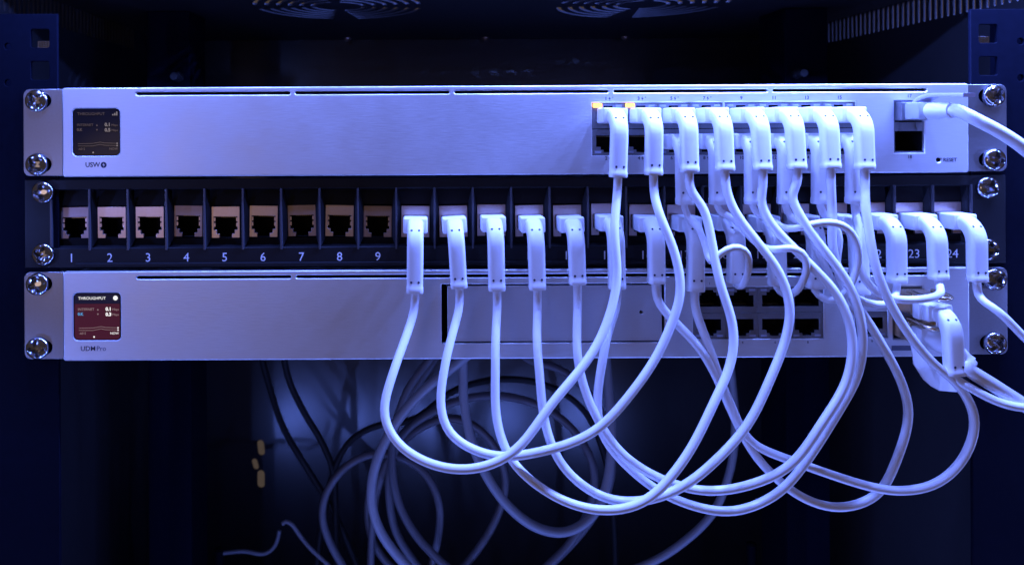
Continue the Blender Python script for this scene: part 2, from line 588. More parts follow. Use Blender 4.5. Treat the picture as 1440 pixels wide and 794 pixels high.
PIPE = box_mesh('light_pipe', -1.5, 0, -.55, 1.5, .6, .55, M['pipe'], .1)

# ------------------------------------------------------------------ rack devices
W2, H2 = 221.2, 21.75
EARW = 241.3
def ear(parent, sgn, zc):
    x0, x1 = sgn * 221.9, sgn * EARW
    lo, hi = min(x0, x1), max(x0, x1)
    cor = (1, 0, 0, 1) if sgn < 0 else (0, 1, 1, 0)
    loops = [rrect(lo, zc - 21.3, hi, zc + 21.3, 3.2, 6, cor)]
    for dz in (15.6, -15.6):
        a, b = sgn * 227.6, sgn * 237.6
        loops.append(rrect(min(a, b), zc + dz - 3.4, max(a, b), zc + dz + 3.4, 3.39, 7))
    o = put('ear', plate_mesh('ear', loops, 2.0, M['ear'], .3, 2), parent, (0, 2.0, 0))
    for dz in (15.6, -15.6):
        screw(parent, sgn * 234.3, 1.2, zc + dz)
    return o

VENT_X = [(-185.2 + 77.75 * k, -185.2 + 77.75 * k + 75.2) for k in range(5)]
def device(name, label, cat, zc, holes):
    t = thing(name, label, cat, (0, 0, zc - H2))
    loops = [rrect(-W2, zc - H2, W2, zc + H2, 1.2, 4)]
    for a, b in VENT_X:
        loops.append(rrect(a, zc + 17.95, b, zc + 19.45, .7, 4))
    loops += holes
    put('faceplate', plate_mesh('faceplate', loops, 3.0, M['alu'], .6, 2), t, (0, 0, 0))
    bm = bmesh.new()
    # chassis shell: open box behind the plate
    d = 190
    x0, x1, z0, z1, th = -217.5, 217.5, zc - 20.6, zc + 20.6, 1.2
    bm_box(bm, x0, 3.1, z1 - th, x1, d, z1)
    bm_box(bm, x0, 3.1, z0, x1, d, z0 + th)
    bm_box(bm, x0, 3.1, z0 + th + .01, x0 + th, d, z1 - th - .01)
    bm_box(bm, x1 - th, 3.1, z0 + th + .01, x1, d, z1 - th - .01)
    bm_box(bm, x0 + th + .01, d - 1.5, z0 + th + .01, x1 - th - .01, d - .2, z1 - th - .01)
    put('chassis', mesh_of(bm, 'chassis', M['chassis']), t, (0, 0, 0))
    put('baffle', box_mesh('baffle', -215, 0, -19, 215, 1, 19, M['dark']), t, (0, 22, zc))
    for sgn in (-1, 1):
        ear(t, sgn, zc)
    return t

def bolt_loop(s):
    return [(x * s, z * s) for x, z in ((.12, 1), (-.55, -.12), (-.05, -.12), (-.14, -1), (.55, .14), (.06, .14))]

# ---- switch
ZS = 1.45
def X(u, v=180, d=0): return px(u, v, d)[0]
def Z(u, v, d=0): return px(u, v, d)[1]
COLS = [-192.0] # filled below
PITCH_B = 15.97
bx0 = X(833, 180)                       # left edge of the first port block
bx1 = bx0 + 4 * PITCH_B + .9            # second block
ports_x = [bx0 + PITCH_B * (k + .5) for k in range(4)] + [bx1 + PITCH_B * (k + .5) for k in range(4)]
Z_UP, Z_DN = ZS + 7.0 - .3, ZS - 5.8 - .3
disp_x, disp_zs = X(135), Z(135, 186)
sfp_x = X(1279)
sfp_z0, sfp_z1 = Z(1279, 215), Z(1279, 141)
reset_x, reset_z = Z and X(1320), Z(1320, 225)
holes = [rrect(disp_x - 11.5, disp_zs - 11.5, disp_x + 11.5, disp_zs + 11.5, 2.1, 6),
         rect(bx0, Z_DN - 6.4, bx0 + 4 * PITCH_B, Z_UP + 6.4), rect(bx1, Z_DN - 6.4, bx1 + 4 * PITCH_B, Z_UP + 6.4),
         rect(sfp_x - 7.4, sfp_z0, sfp_x + 7.4, sfp_z1), circle(reset_x, reset_z, 1.15, 16)]
switch = device('network_switch', 'silver network switch, top of the three rack units, with 16 ports', 'network switch', ZS, holes)

def display(parent, x, z, lit):
    o = put('display', plate_mesh('display', [rrect(-11.35, -11.35, 11.35, 11.35, 2.0, 6)], 1.0, M['screen']), parent, (x, .25, z))
    y = .19
    if lit:
        put('screen_area', plate_mesh('screen_area', [rrect(-11.0, -11.1, 11.1, 6.2, 1.7, 4, (1, 1, 0, 0))], .04, M['redscreen']), o, (x, .2, z))
        put('screen_area', plate_mesh('screen_area', [rrect(-11.0, 6.3, 11.1, 11.1, 1.7, 4, (0, 0, 1, 1))], .04, M['headglow']), o, (x, .2, z))
    wht, gry = (M['txtwhite'], M['txtgrey']) if lit else (M['dimtxt'], M['dimtxt2'])
    y = .12
    def L(s, dx, dz, size, m, al='LEFT', bold=0.0):
        letter(o, s, x + dx, z + dz, size, m, y, al, bold=bold)
    L('THROUGHPUT', -9.2, 8.9, 2.0, wht if lit else gry)
    L('INTERNET', -9.4, 3.5, 1.75, gry)
    L('0.K', -9.4, 1.2, 1.9, M['txtcyan'] if lit else gry, bold=.06)
    v = ('0.1', '0.3') if lit else ('0.1', '0.5')
    L(v[0], 7.0, 3.6, 2.3, wht, 'RIGHT', .10)
    L(v[1], 7.0, 1.0, 2.3, wht, 'RIGHT', .10)
    L('Mbps', 7.4, 3.4, 1.5, gry)
    L('Mbps', 7.4, .9, 1.5, gry)
    L('-60 S', -8.8, -8.2, 1.6, gry)
    L('NOW', 10.6, -8.2, 1.6, wht if lit else gry, 'RIGHT')
    for dz, s in ((3.4, 1), (1.1, -1)):
        put('arrow', plate_mesh('arrow', [[(-.45, -.4 * s), (.45, -.4 * s), (0, .5 * s)][::s]], .04, gry), o, (x + .4, y, z + dz))
    if lit:
        put('status_dot', plate_mesh('status_dot', [circle(0, 0, 1.15, 20)], .04, wht), o, (x + 9.0, y, z + 9.0))
    else:
        for k, h in enumerate((.7, 1.2, 1.9)):
            put('signal_bar', plate_mesh('signal_bar', [rect(-.35, -.9, .35, -.9 + h)], .04, wht), o, (x + 8.2 + .95 * k, y, z + 9.0))
    put('page_dot', plate_mesh('page_dot', [circle(0, 0, .42, 12)], .04, wht), o, (x - 1.5, y, z - 9.9))
    for dz in (-5.5, -6.6):
        put('graph_dot', plate_mesh('graph_dot', [circle(0, 0, .38, 12)], .04, wht), o, (x + 10.2, y, z + dz))
    for dz in (-5.6, -6.7):
        pts = [(-8.9, 0), (-2, -.05 if dz < -6 else .1), (0, .35), (2, .75), (4, .3), (10, .1)]
        lp = [(a, b + .1) for a, b in pts] + [(a, b - .1) for a, b in pts[::-1]]
        put('graph_line', plate_mesh('graph_line', [lp], .04, gry), o, (x, y, z + dz))
    return o
display(switch, disp_x, disp_zs, False)
letter(switch, 'USW', X(130), Z(130, 232), 3.25, M['ink'], bold=.05)
put('emblem', plate_mesh('emblem', [circle(0, 0, 1.45, 24), bolt_loop(1.15)], .06, M['ink']), switch, (X(145.5), -.06, Z(145, 232)))
for k, xp in enumerate(ports_x):
    port(switch, xp, .7, Z_UP, True)
    port(switch, xp, .7, Z_DN, False)
    poe = k < 4
    for n, zz in ((2 * k + 1, Z_UP + 8.4), (2 * k + 2, Z_DN - 7.9)):
        letter(switch, str(n), xp - (1.3 if poe else 0), zz, 2.3, M['ink'], name='port_number', bold=.03)
        if poe:
            put('bolt_mark', plate_mesh('bolt_mark', [bolt_loop(1.05)], .05, M['ink']), switch, (xp + .5, -.05, zz))
            letter(switch, '+', xp + 2.0, zz + .5, 1.5, M['ink'], name='plus_mark')
for k in (0, 1):
    put('status_led', box_mesh('status_led', -2.2, 0, -.95, 2.2, .8, .95, M['led'], .2), switch, (ports_x[k] - 5.4, -.35, Z_UP + 5.1))
# grey socket strip of the SFP pair
def sfp_cage(parent, x, z0, z1, y=.6):
    mid = (z0 + z1) / 2
    h = (z1 - z0) / 2
    put('sfp_cage', plate_mesh('sfp_cage', [rect(x - 7.3, z0 + .1, x + 7.3, z1 - .1), rect(x - 6.8, z0 + .7, x + 6.8, mid - 2.2), rect(x - 6.8, mid + 2.2, x + 6.8, z1 - .7)], 1.0, M['shield'], .1), parent, (0, y, 0))
    for a, b in ((z0 + .7, mid - 2.2), (mid + 2.2, z1 - .7)):
        put('sfp_cavity', cavity_mesh('sfp_cavity', rect(x - 6.8, a, x + 6.8, b), 18, M['dark']), parent, (0, y + .5, 0))
    bm = bmesh.new()
    for q in (-4.6, 3.4):
        bm_box(bm, x + q, -.7, mid - 1.6, x + q + 1.2, 0, mid + 1.6, .15)
    put('sfp_spring', mesh_of(bm, 'sfp_spring', M['shield']), parent, (0, y - .02, 0))
sfp_cage(switch, sfp_x, sfp_z0, sfp_z1)
letter(switch, '17', sfp_x, sfp_z1 + 2.0, 2.3, M['ink'], name='port_number')
letter(switch, '18', sfp_x, sfp_z0 - 2.0, 2.3, M['ink'], name='port_number')
put('reset_hole_cap', plate_mesh('reset_hole_cap', [circle(0, 0, 1.13, 16)], .5, M['dark']), switch, (reset_x, .7, reset_z))  # dark disc added so the reset hole reads as shaded inside
letter(switch, 'RESET', reset_x + 2.1, reset_z, 2.5, M['ink'], align='LEFT', bold=.03)

# ---- gateway
ZG = -88.25
gdz = Z(135, 445)
bay = (X(621, 440), Z(780, 482), X(935, 440), Z(780, 399))
gbx0 = X(975, 440)
gPITCH = 15.95
g_ports = [gbx0 + gPITCH * (k + .5) for k in range(4)]
G_UP, G_DN = Z(1066, 440) + 6.3, Z(1066, 440) - 6.3
wan_x, wan_z = X(1226, 456), Z(1226, 456)
gsf_x, gsf_z0, gsf_z1 = X(1277, 440), Z(1277, 478), Z(1277, 402)
holes = [rrect(disp_x - 11.5, gdz - 11.5, disp_x + 11.5, gdz + 11.5, 2.1, 6), rect(*bay),
         rect(gbx0, G_DN - 6.4, gbx0 + 4 * gPITCH, G_UP + 6.4), rect(wan_x - 8, wan_z - 6.4, wan_x + 8, wan_z + 6.4),
         rect(gsf_x - 7.4, gsf_z0, gsf_x + 7.4, gsf_z1)]
gateway = device('network_gateway', 'silver gateway, bottom rack unit, with lit red screen and drive bay', 'router', ZG, holes)
display(gateway, disp_x, gdz, True)
letter(gateway, 'UDM', X(134.6, 490), Z(134, 490), 3.3, M['ink'], align='RIGHT', bold=.015)
letter(gateway, 'Pro', X(135.6, 490), Z(134, 490), 3.3, M['ink_soft'], align='LEFT')
tray = put('drive_tray', plate_mesh('drive_tray', [rrect(bay[0] + 2.9, bay[1] + .75, bay[2] - 1.3, bay[3] - .85, .5, 3), circle(X(902, 439), Z(902, 439), .85, 14)], 3.0, M['tray'], .25), gateway, (0, .4, 0))
put('bay_cavity', cavity_mesh('bay_cavity', rect(*bay), 15, M['dark']), gateway, (0, 2.9, 0))
for k, xp in enumerate(g_ports):
    port(gateway, xp, .7, G_UP, True)
    port(gateway, xp, .7, G_DN, False)
    letter(gateway, str(2 * k + 1), xp, G_UP + 8.2, 1.7, M['ink'], name='port_number')
    letter(gateway, str(2 * k + 2), xp, G_DN - 8.0, 1.7, M['ink'], name='port_number')
port(gateway, wan_x, .7, wan_z, False, 'wan_port')
letter(gateway, '9', wan_x, wan_z - 8.2, 1.7, M['ink'], name='port_number')
sfp_cage(gateway, gsf_x, gsf_z0, gsf_z1)
put('label_bar', plate_mesh('label_bar', [rect(-6, -1.2, 6, 1.2)], .05, M['ink_soft']), gateway, (X(1271, 489), -.05, Z(1271, 489)))

# ------------------------------------------------------------------ patch panel
ZP, YP = -43.4, 3.0
panel = thing('patch_bay', 'black 24-socket patch panel between the two silver units', 'patch panel', (0, YP, ZP - 22))
K_PITCH, K_OFF = 18.84, -2.0
cells = [K_OFF + K_PITCH * (k - 11.5) for k in range(24)]
zc0, zc1 = -55.6, -26.6
loops = [rect(-241.3, ZP - 21.6, 241.3, ZP + 21.6)]
for cx in cells:
    loops.append(rect(cx - 8.95, zc0, cx + 8.95, zc1))
put('panel_plate', plate_mesh('panel_plate', loops, 1.6, M['black'], .28, 2), panel, (0, YP, 0))
put('lower_lip', box_mesh('lower_lip', -216, -1.4, -.7, 216, 0, .7, M['black'], .3), panel, (0, YP - .02, -63.4))
put('rear_tray', box_mesh('rear_tray', -225, 0, -20, 225, 2, 20, M['dark']), panel, (0, YP + 26, ZP))
M['rib'] = mat("lit_rib_plastic", (.045, .045, .055), .35, spec=.5)  # lighter than the panel, standing for light caught on the ribs
RIB = box_mesh('rib', -.45, 0, -15.4, .45, 1.2, 14.6, M['rib'], .12)
for k in range(25):
    put('rib', RIB, panel, (K_OFF + K_PITCH * (k - 12), YP - .9, (zc0 + zc1) / 2))
def bezel_mesh():
    bm = bmesh.new()
    # frame set back in the cell: four walls and a sloping brow over the socket
    zt, zb = zc1 - ZP, zc0 - ZP
    jt, jb = 8.4, -7.9
    def quad(*p):
        bm.faces.new([bm.verts.new(Vector(q) * MM) for q in p])
    y0, y1 = 1.4, 4.2
    w, j = 8.95, 7.2
    # side cheeks
    for s in (-1, 1):
        quad((s * w, y0, zt), (s * w, y0, zb), (s * j, y1, jb), (s * j, y1, jt))
        quad((s * j, y1, jt), (s * j, y1, jb), (s * j, 12, jb), (s * j, 12, jt))
    # brow: dark ledge, then a sloping strip
    quad((-w, y0, zt), (w, y0, zt), (w * .97, 6.5, zt - 1), (-w * .97, 6.5, zt - 1))
    quad((-w * .97, 6.5, zt - 1), (w * .97, 6.5, zt - 1), (8.3, 5.0, jt + 2.6), (-8.3, 5.0, jt + 2.6))
    quad((-8.3, 5.0, jt + 2.6), (8.3, 5.0, jt + 2.6), (j, y1, jt), (-j, y1, jt))
    quad((-j, y1, jt), (j, y1, jt), (j, 12, jt), (-j, 12, jt))
    # sill
    quad((-j, y1, jb), (j, y1, jb), (8.3, 5.5, jb - 3.5), (-8.3, 5.5, jb - 3.5))
    quad((-8.3, 5.5, jb - 3.5), (8.3, 5.5, jb - 3.5), (w, y0, zb), (-w, y0, zb))
    return mesh_of(bm, 'keystone_bezel', M['bezel'])
BEZEL = bezel_mesh()
def jack_mesh(material):
    w = 7.0
    lp = [(-w, 7.9), (-w, -7.6), (-3.1, -7.6), (-3.1, -5.6), (-4.5, -5.6), (-4.5, -3.7), (-5.9, -3.7), (-5.9, 2.9),
          (5.9, 2.9), (5.9, -3.7), (4.5, -3.7), (4.5, -5.6), (3.1, -5.6), (3.1, -7.6), (w, -7.6), (w, 7.9)]
    return plate_mesh('jack', [lp], 1.6, material, .12)
JACK = {False: jack_mesh(M['nickel']), True: jack_mesh(M['dullnickel'])}
def jack_tabs():
    bm = bmesh.new()
    for s in (-1, 1):
        for zz in (1.4, -1.2):
            bm_box(bm, s * 5.55 - .35, .3, zz - .9, s * 5.55 + .35, 1.2, zz + .9)
    return mesh_of(bm, 'shield_springs', M['nickel'])
TABS = jack_tabs()
JCAV = cavity_mesh('cavity', [(-5.95, 2.95), (-5.95, -7.7), (5.95, -7.7), (5.95, 2.95)], 11, M['dark'])
JPIN = mesh_of((lambda b: ([bm_box(b, -3.6 + 1.03 * k - .18, 4, 2.0, -3.6 + 1.03 * k + .18, 10, 2.3) for k in range(8)], b)[1])(bmesh.new()), 'contacts', M['goldpin'])
DULL = {1, 4, 7, 9}
jackpos = {}
for k, cx in enumerate(cells):
    n = k + 1
    put('keystone_bezel', BEZEL, panel, (cx, YP, ZP))
    dz = random.uniform(-.35, .35)
    dull = n in DULL
    yj = YP + (3.4 if not dull else 4.4)
    tilt = (random.uniform(-.03, .03), random.uniform(-.02, .02), random.uniform(-.02, .02))
    j = put('jack', JACK[dull], panel, (cx, yj, ZP + dz), tilt)
    put('cavity', JCAV, j, (cx, yj + 1.2, ZP + dz))
    put('shield_springs', TABS, j, (cx, yj, ZP + dz))
    put('contacts', JPIN, j, (cx, yj + 1.2, ZP + dz))
    letter(panel, str(n), cx + .3, -60.4, 6.0, M['print'], y=YP - .05, name='socket_number')
    jackpos[n] = (cx, yj, ZP + dz)
for sgn in (-1, 1):
    for dz in (15.6, -14.8):
        screw(panel, sgn * 231.8, YP - .9, ZP + dz)

# ------------------------------------------------------------------ plugs with right-angle boots
def sect(hx, hz, r, n=3):
    pts = []
    for cx, cz, a0 in ((hx - r, hz - r, 0), (-hx + r, hz - r, 90), (-hx + r, -hz + r, 180), (hx - r, -hz + r, 270)):
        for i in range(n + 1):
            a = math.radians(a0 + 90 * i / n)
            pts.append((cx + r * math.cos(a), cz + r * math.sin(a)))
    return pts

def boot_parts(cable, jx, jy, jz, reach, length, lift=0.0, tilt=0.0, R=9.0):
    """head (in the socket) and a boot bent downward; returns the point where the cord leaves and its direction"""
    tilt += random.uniform(-.018, .018)
    ct, st = math.cos(tilt), math.sin(tilt)
    def world(x, o, w):
        # tilt about the socket axis
        return Vector((jx + x * ct - w * -st * -1, jy - o, jz + x * st + w * ct)) if False else Vector((jx + x * ct + w * st, jy - o, jz - x * st + w * ct))
    # centre line in (o, w)
    s_end = reach - R
    line = [(s_end - 4.5, .2), (s_end - 2.5, .2), (s_end - 1, .15), (s_end, 0)]
    amax = math.pi / 2 - lift
    na = 9
    for i in range(1, na + 1):
        a = amax * i / na
        line.append((s_end + R * math.sin(a), -R * (1 - math.cos(a))))
    o0, w0 = line[-1]
    d = Vector((math.cos(amax), -math.sin(amax)))
    ln = (length + w0) / math.sin(amax)
    for f in (.15, .3, .45, .6, .75, .86, .88, .97, 1.0):
        line.append((o0 + d.x * ln * f, w0 + d.y * ln * f))
    N = len(line)
    bm = bmesh.new()
    rings = []
    dims = []
    for i, (o, w) in enumerate(line):
        a = line[max(0, i - 1)]
        b = line[min(N - 1, i + 1)]
        t = Vector((b[0] - a[0], b[1] - a[1])).normalized()
        nrm = Vector((-t.y, t.x))
        f = i / (N - 1)
        hx, hz = 3.85, 3.3
        if i < 3:
            hx, hz = 4.6 - .25 * i, 3.5 - .07 * i
        if i >= N - 3:
            hx, hz = 3.98, 3.45
        if i == N - 1:
            hx, hz = 3.85, 3.3
        dims.append((o, w, nrm, hx, hz))
        rings.append([bm.verts.new(world(x, o + nrm.x * z, w + nrm.y * z) * 1.0) for x, z in sect(hx, hz, 1.9)])
    n = len(rings[0])
    for a, b in zip(rings, rings[1:]):
        for k in range(n):
            bm.faces.new((a[k], a[(k + 1) % n], b[(k + 1) % n], b[k]))
    bm.faces.new(rings[0])
    bm.faces.new(rings[-1][::-1])
    org = Vector((jx, jy, jz))
    for v in bm.verts:
        v.co = (v.co - org) * MM
    boot = put('boot', mesh_of(bm, 'boot', M['white'], True, 50), cable, (jx, jy, jz))
    # pairs of small painted dimples near the bend and near the end
    bm = bmesh.new()
    for idx, frac in ((4 + 4, 0), (N - 5, 0)):
        o, w, nrm, hx, hz = dims[idx]
        for q in (-1.75, 1.75):
            c = world(q, o + nrm.x * (hz + .03), w + nrm.y * (hz + .03))
            nv = (world(0, o + nrm.x, w + nrm.y) - world(0, o, w)).normalized()
            rot = Vector((0, 0, 1)).rotation_difference(nv).to_matrix().to_4x4()
            bmesh.ops.create_cone(bm, cap_ends=True, segments=10, radius1=.55 * MM, radius2=.5 * MM, depth=.1 * MM,
                                  matrix=Matrix.Translation((c - org) * MM) @ rot)
    put('dimple_discs', mesh_of(bm, 'dimple_discs', M['dot']), boot, (jx, jy, jz))
    # head
    bm = bmesh.new()
    bm_box(bm, -5.85, -(s_end + 1.6), -3.65, 5.85, -.2, 3.75, .8, 3)
    for v in bm.verts:
        x, z = v.co.x, v.co.z
        v.co.x, v.co.z = x * ct + z * st, -x * st + z * ct
    put('plug', mesh_of(bm, 'plug', M['white'], True, 40), cable, (jx, jy, jz))
    bm = bmesh.new()
    bm_box(bm, -5.7, -.3, -3.1, 5.7, 8, 3.1, .3)
    put('connector', mesh_of(bm, 'connector', M['clear']), cable, (jx, jy, jz))
    end = world(0, line[-1][0], line[-1][1])
    dirv = (world(0, line[-1][0], line[-1][1]) - world(0, line[-2][0], line[-2][1])).normalized()
    return end, dirv

def wavy(path, amp=.45):
    ph = [random.uniform(0, 6.28) for _ in range(6)]
    n = len(path)
    out = []
    for i, p in enumerate(path):
        s = i * 3.0
        k = amp * min(1, min(i, n - 1 - i) / 8)
        out.append(p + Vector((math.sin(s / 17 + ph[0]) + .5 * math.sin(s / 7.3 + ph[1]), math.sin(s / 19 + ph[2]), math.sin(s / 15 + ph[3]) + .4 * math.sin(s / 8.1 + ph[4]))) * k)
    return out
CABLE_GROUP = 'white booted patch cables on the front of the rack'
def patch_cable(label, a, b, mids, r=2.0, stub=(8, 8)):
    """a, b: plug specs (x, y, z, reach, length, lift, tilt) or None for an end out of view"""
    first = a if a else b
    t = thing('patch_cable', label, 'cable', (first[0], first[1], first[2]), CABLE_GROUP)
    pts = []
    if a:
        e, dv = boot_parts(t, *a)
        pts += [e - dv * 2, e + dv * stub[0]]
    pts += [P3(*m) for m in mids]
    if b:
        e, dv = boot_parts(t, *b)
        pts += [e + dv * stub[1], e - dv * 2]
    path = wavy(smooth_path(pts))
    org = Vector((first[0], first[1], first[2]))
    put('cord', tube_mesh('cord', path, r, M['cord'], 12, org), t, org)
    return t

def sw_up(k, length, lift=0.0, tilt=0.0, reach=21.0):
    return (ports_x[k], 0.4, Z_UP - .2, reach, length, lift, tilt)
def sw_dn(k, length=29.5, lift=0.0, tilt=0.0, reach=13.6):
    return (ports_x[k], 0.4, Z_DN + .2, reach, length, lift, tilt, 6.5)
def pp(n, length, lift=0.0, tilt=0.0, reach=20.0):
    x, y, z = jackpos[n]
    return (x, YP + 3.0, z - .6, reach, length, lift, tilt)

# long cables looping in front of the rack: switch upper row -> panel sockets 10..17
patch_cable('white patch cable making the leftmost front loop, from first upper switch port to socket 10',
            sw_up(0, 28.5, tilt=.03), pp(10, 30.3),
            [(866, 330, 27), (866, 400, 31), (846, 470, 36), (782, 563, 44), (722, 634, 50), (664, 659, 50), (606, 654, 46), (560, 626, 41), (541, 585, 36), (553, 525, 29)])
patch_cable('white patch cable in the second front loop, from second upper switch port to socket 11',
            sw_up(1, 27.6, tilt=.02), pp(11, 28.2, tilt=-.04),
            [(926, 300, 25), (949, 358, 29), (959, 410, 32), (946, 455, 34), (898, 541, 37), (828, 609, 39), (742, 637, 40), (683, 638, 39), (634, 613, 36), (619, 572, 32), (624, 510, 26)])
patch_cable('white patch cable looping low from third upper switch port to panel socket 12',
            sw_up(2, 26.2, .06, -.01), pp(12, 30.0, tilt=-.02),
            [(990, 292, 24), (1001, 345, 27), (1011, 395, 30), (1029, 460, 33), (1027, 512, 36), (1001, 578, 41), (958, 653, 45), (904, 704, 46), (846, 716, 44), (779, 697, 40), (725, 655, 36), (700, 590, 31), (695, 500, 24)])
patch_cable('white patch cable looping low from fourth upper switch port to panel socket 13',
            sw_up(3, 25.8, .08, -.01), pp(13, 29.2, tilt=-.04),
            [(1033, 300, 24), (1062, 340, 27), (1097, 385, 30), (1112, 432, 32), (1105, 482, 33), (1079, 543, 35), (1030, 623, 37), (962, 682, 39), (892, 704, 38), (838, 694, 36), (790, 655, 33), (764, 590, 29), (757, 500, 23)])
patch_cable('white patch cable in the upper wide loop from fifth upper port to socket 14',
            sw_up(4, 25.6, .08), pp(14, 26.8, tilt=-.03),
            [(1068, 278, 22), (1082, 312, 24), (1128, 362, 28), (1183, 425, 32), (1200, 475, 33), (1192, 530, 33), (1160, 590, 33), (1110, 654, 33), (1062, 680, 33), (1000, 689, 32), (930, 672, 31), (870, 634, 29), (832, 575, 26), (811, 500, 22)])
patch_cable('white patch cable in the lower wide loop, sixth upper port to socket 15',
            sw_up(5, 25.2, .09), pp(15, 29.6, tilt=-.02),
            [(1110, 270, 22), (1122, 302, 24), (1152, 345, 27), (1192, 400, 30), (1215, 460, 31), (1211, 515, 30), (1180, 578, 29), (1135, 643, 28), (1090, 695, 28), (1030, 717, 28), (950, 703, 27), (890, 665, 26), (847, 612, 25), (840, 560, 23), (853, 480, 20)])
patch_cable('white patch cable dropping straight from seventh upper switch port, joining the loop to socket 16',
            sw_up(6, 25.0, .08), pp(16, 26.6, tilt=.0),
            [(1172, 300, 22), (1172, 355, 22), (1196, 418, 22), (1230, 470, 22), (1264, 525, 22), (1279, 580, 22), (1266, 640, 22), (1233, 696, 22), (1185, 712, 22), (1128, 697, 22), (1075, 655, 22), (1030, 580, 21), (985, 490, 20)])
patch_cable('white patch cable in the rightmost front loop, from eighth upper switch port to socket 17',
            sw_up(7, 25.3, .06), pp(17, 30.2, tilt=.02),
            [(1217, 290, 24), (1228, 370, 28), (1258, 440, 30), (1305, 500, 31), (1352, 545, 31), (1371, 590, 31), (1357, 640, 30), (1318, 677, 29), (1268, 688, 28), (1190, 674, 26), (1110, 647, 24), (1052, 618, 22), (1022, 560, 20), (998, 490, 19)])
# short cables: switch lower row -> panel sockets 18..23
patch_cable('short white patch cable curling round the boot in socket 18, from third lower switch port',
            sw_dn(2), pp(18, 26.8),
            [(985, 322, 18), (996, 352, 21), (1000, 373, 24), (1006, 364, 27.5), (1020, 350, 29), (1040, 345, 29), (1053, 354, 29), (1054, 376, 27), (1047, 400, 23)], r=1.55, stub=(5, 2.5))
patch_cable('short white patch cable curling round the boot in socket 19, from fourth lower switch port',
            sw_dn(3), pp(19, 27.8, tilt=.0),
            [(1030, 305, 17), (1052, 332, 20), (1078, 351, 24), (1105, 347, 28), (1128, 348, 29), (1137, 368, 29), (1128, 397, 27), (1112, 416, 23)], r=1.65, stub=(5, 2.5))
patch_cable('short white patch cable arching over the boot in socket 20, from fifth lower switch port',
            sw_dn(4), pp(20, 29.4, tilt=.0),
            [(1080, 304, 17), (1102, 323, 21), (1135, 316, 25.5), (1168, 310, 27), (1196, 320, 27), (1207, 350, 26.5), (1198, 395, 25), (1178, 424, 24)], r=1.65, stub=(5, 3))
patch_cable('short white patch cable from sixth lower switch port to the tilted boot in socket 21',
            sw_dn(5), pp(21, 31.5, .12, .04, 22.0),
            [(1135, 318, 17), (1158, 365, 19), (1178, 415, 19.5), (1192, 442, 21), (1206, 446, 24)], r=1.65, stub=(5, 4))
patch_cable('short white patch cable sagging under the boot in socket 22, from seventh lower switch port',
            sw_dn(6), pp(22, 27.3, tilt=-.02),
            [(1180, 325, 18), (1176, 375, 20), (1190, 408, 21.5), (1222, 426, 22), (1252, 428, 22)], r=1.7, stub=(5, 4))
patch_cable('short white patch cable sagging left from socket 23, from eighth lower port',
            sw_dn(7), pp(23, 25.6, tilt=-.03),
            [(1208, 318, 19), (1208, 360, 23), (1222, 398, 26), (1250, 419, 27.5), (1290, 423, 27), (1322, 415, 24)], r=1.75, stub=(5, 2.5))
patch_cable('white patch cable from the last panel socket, running off to the lower right',
            pp(24, 26.8, tilt=-.02), None,
            [(1395, 432, 22), (1438, 472, 24), (1500, 520, 26), (1560, 560, 28)], r=1.8)

# ------------------------------------------------------------------ SFP modules and their cables
def ribbon_mesh(name, path, widths, thick, material, origin, wdir=Vector((1, 0, 0))):
    bm = bmesh.new()
    rings = []
    n = len(path)
    for i, p in enumerate(path):
        t = (path[min(n - 1, i + 1)] - path[max(0, i - 1)]).normalized()
        wd = (wdir - t * wdir.dot(t)).normalized()
        nr = t.cross(wd)
        w = widths[min(len(widths) - 1, int(i / (n - 1) * (len(widths) - 1) + .5))] / 2
        rings.append([bm.verts.new((p + wd * a * w + nr * b * thick / 2 - origin) * MM) for a, b in ((-1, -.6), (-.94, -1), (.94, -1), (1, -.6), (1, .6), (.94, 1), (-.94, 1), (-1, .6))])
    for a, b in zip(rings, rings[1:]):
        for k in range(8):
            bm.faces.new((a[k], a[(k + 1) % 8], b[(k + 1) % 8], b[k]))
    bm.faces.new(rings[0])
    bm.faces.new(rings[-1][::-1])
    return mesh_of(bm, name, material, True, 35)

# switch port 17: white plug with pull tab, thick cable leaving to the right
z17 = (sfp_z0 + sfp_z1) / 2 + 7.2
o17 = Vector((sfp_x, 0, z17))
t = thing('uplink_cable', 'thick white cable with clear latch tab in port 17, leaving right', 'cable', o17)
put('shell', box_mesh('shell', -6.6, -4.5, -4.3, 6.6, 12, 4.6, M['shield'], .4), t, o17)
put('plug', box_mesh('plug', -5.6, -15.5, -4.0, 5.8, -4.6, 4.2, M['clear'], 1.0, True), t, o17)
path = smooth_path([o17 + Vector(q) for q in ((.5, -13, 0), (1, -19, 0), (1.6, -24, -.1), (2.2, -27, -.2))], passes=1)
put('strain_relief', tube_mesh('strain_relief', path, 4.3, M['white'], 16, o17, lambda f: 1.0 - .18 * f), t, o17)
path = smooth_path([o17 + Vector((2.2, -26, -.2)), o17 + Vector((4, -31, -.6)), P3(1362, 163, 34), P3(1400, 182, 36), P3(1440, 208, 37), P3(1490, 255, 36), P3(1540, 310, 34)])
put('cord', tube_mesh('cord', path, 2.9, M['cord'], 14, o17), t, o17)
path = smooth_path([o17 + Vector(q) for q in ((1.0, -7, 4.0), (1.0, -12, 6.6), (1.2, -18, 7.2), (1.3, -28, 6.8), (1.5, -39, 6.2))], passes=1)
put('latch_tab', ribbon_mesh('latch_tab', path, (8, 7, 6, 5.6, 5.4), 1.8, M['tab'], o17), t, o17)

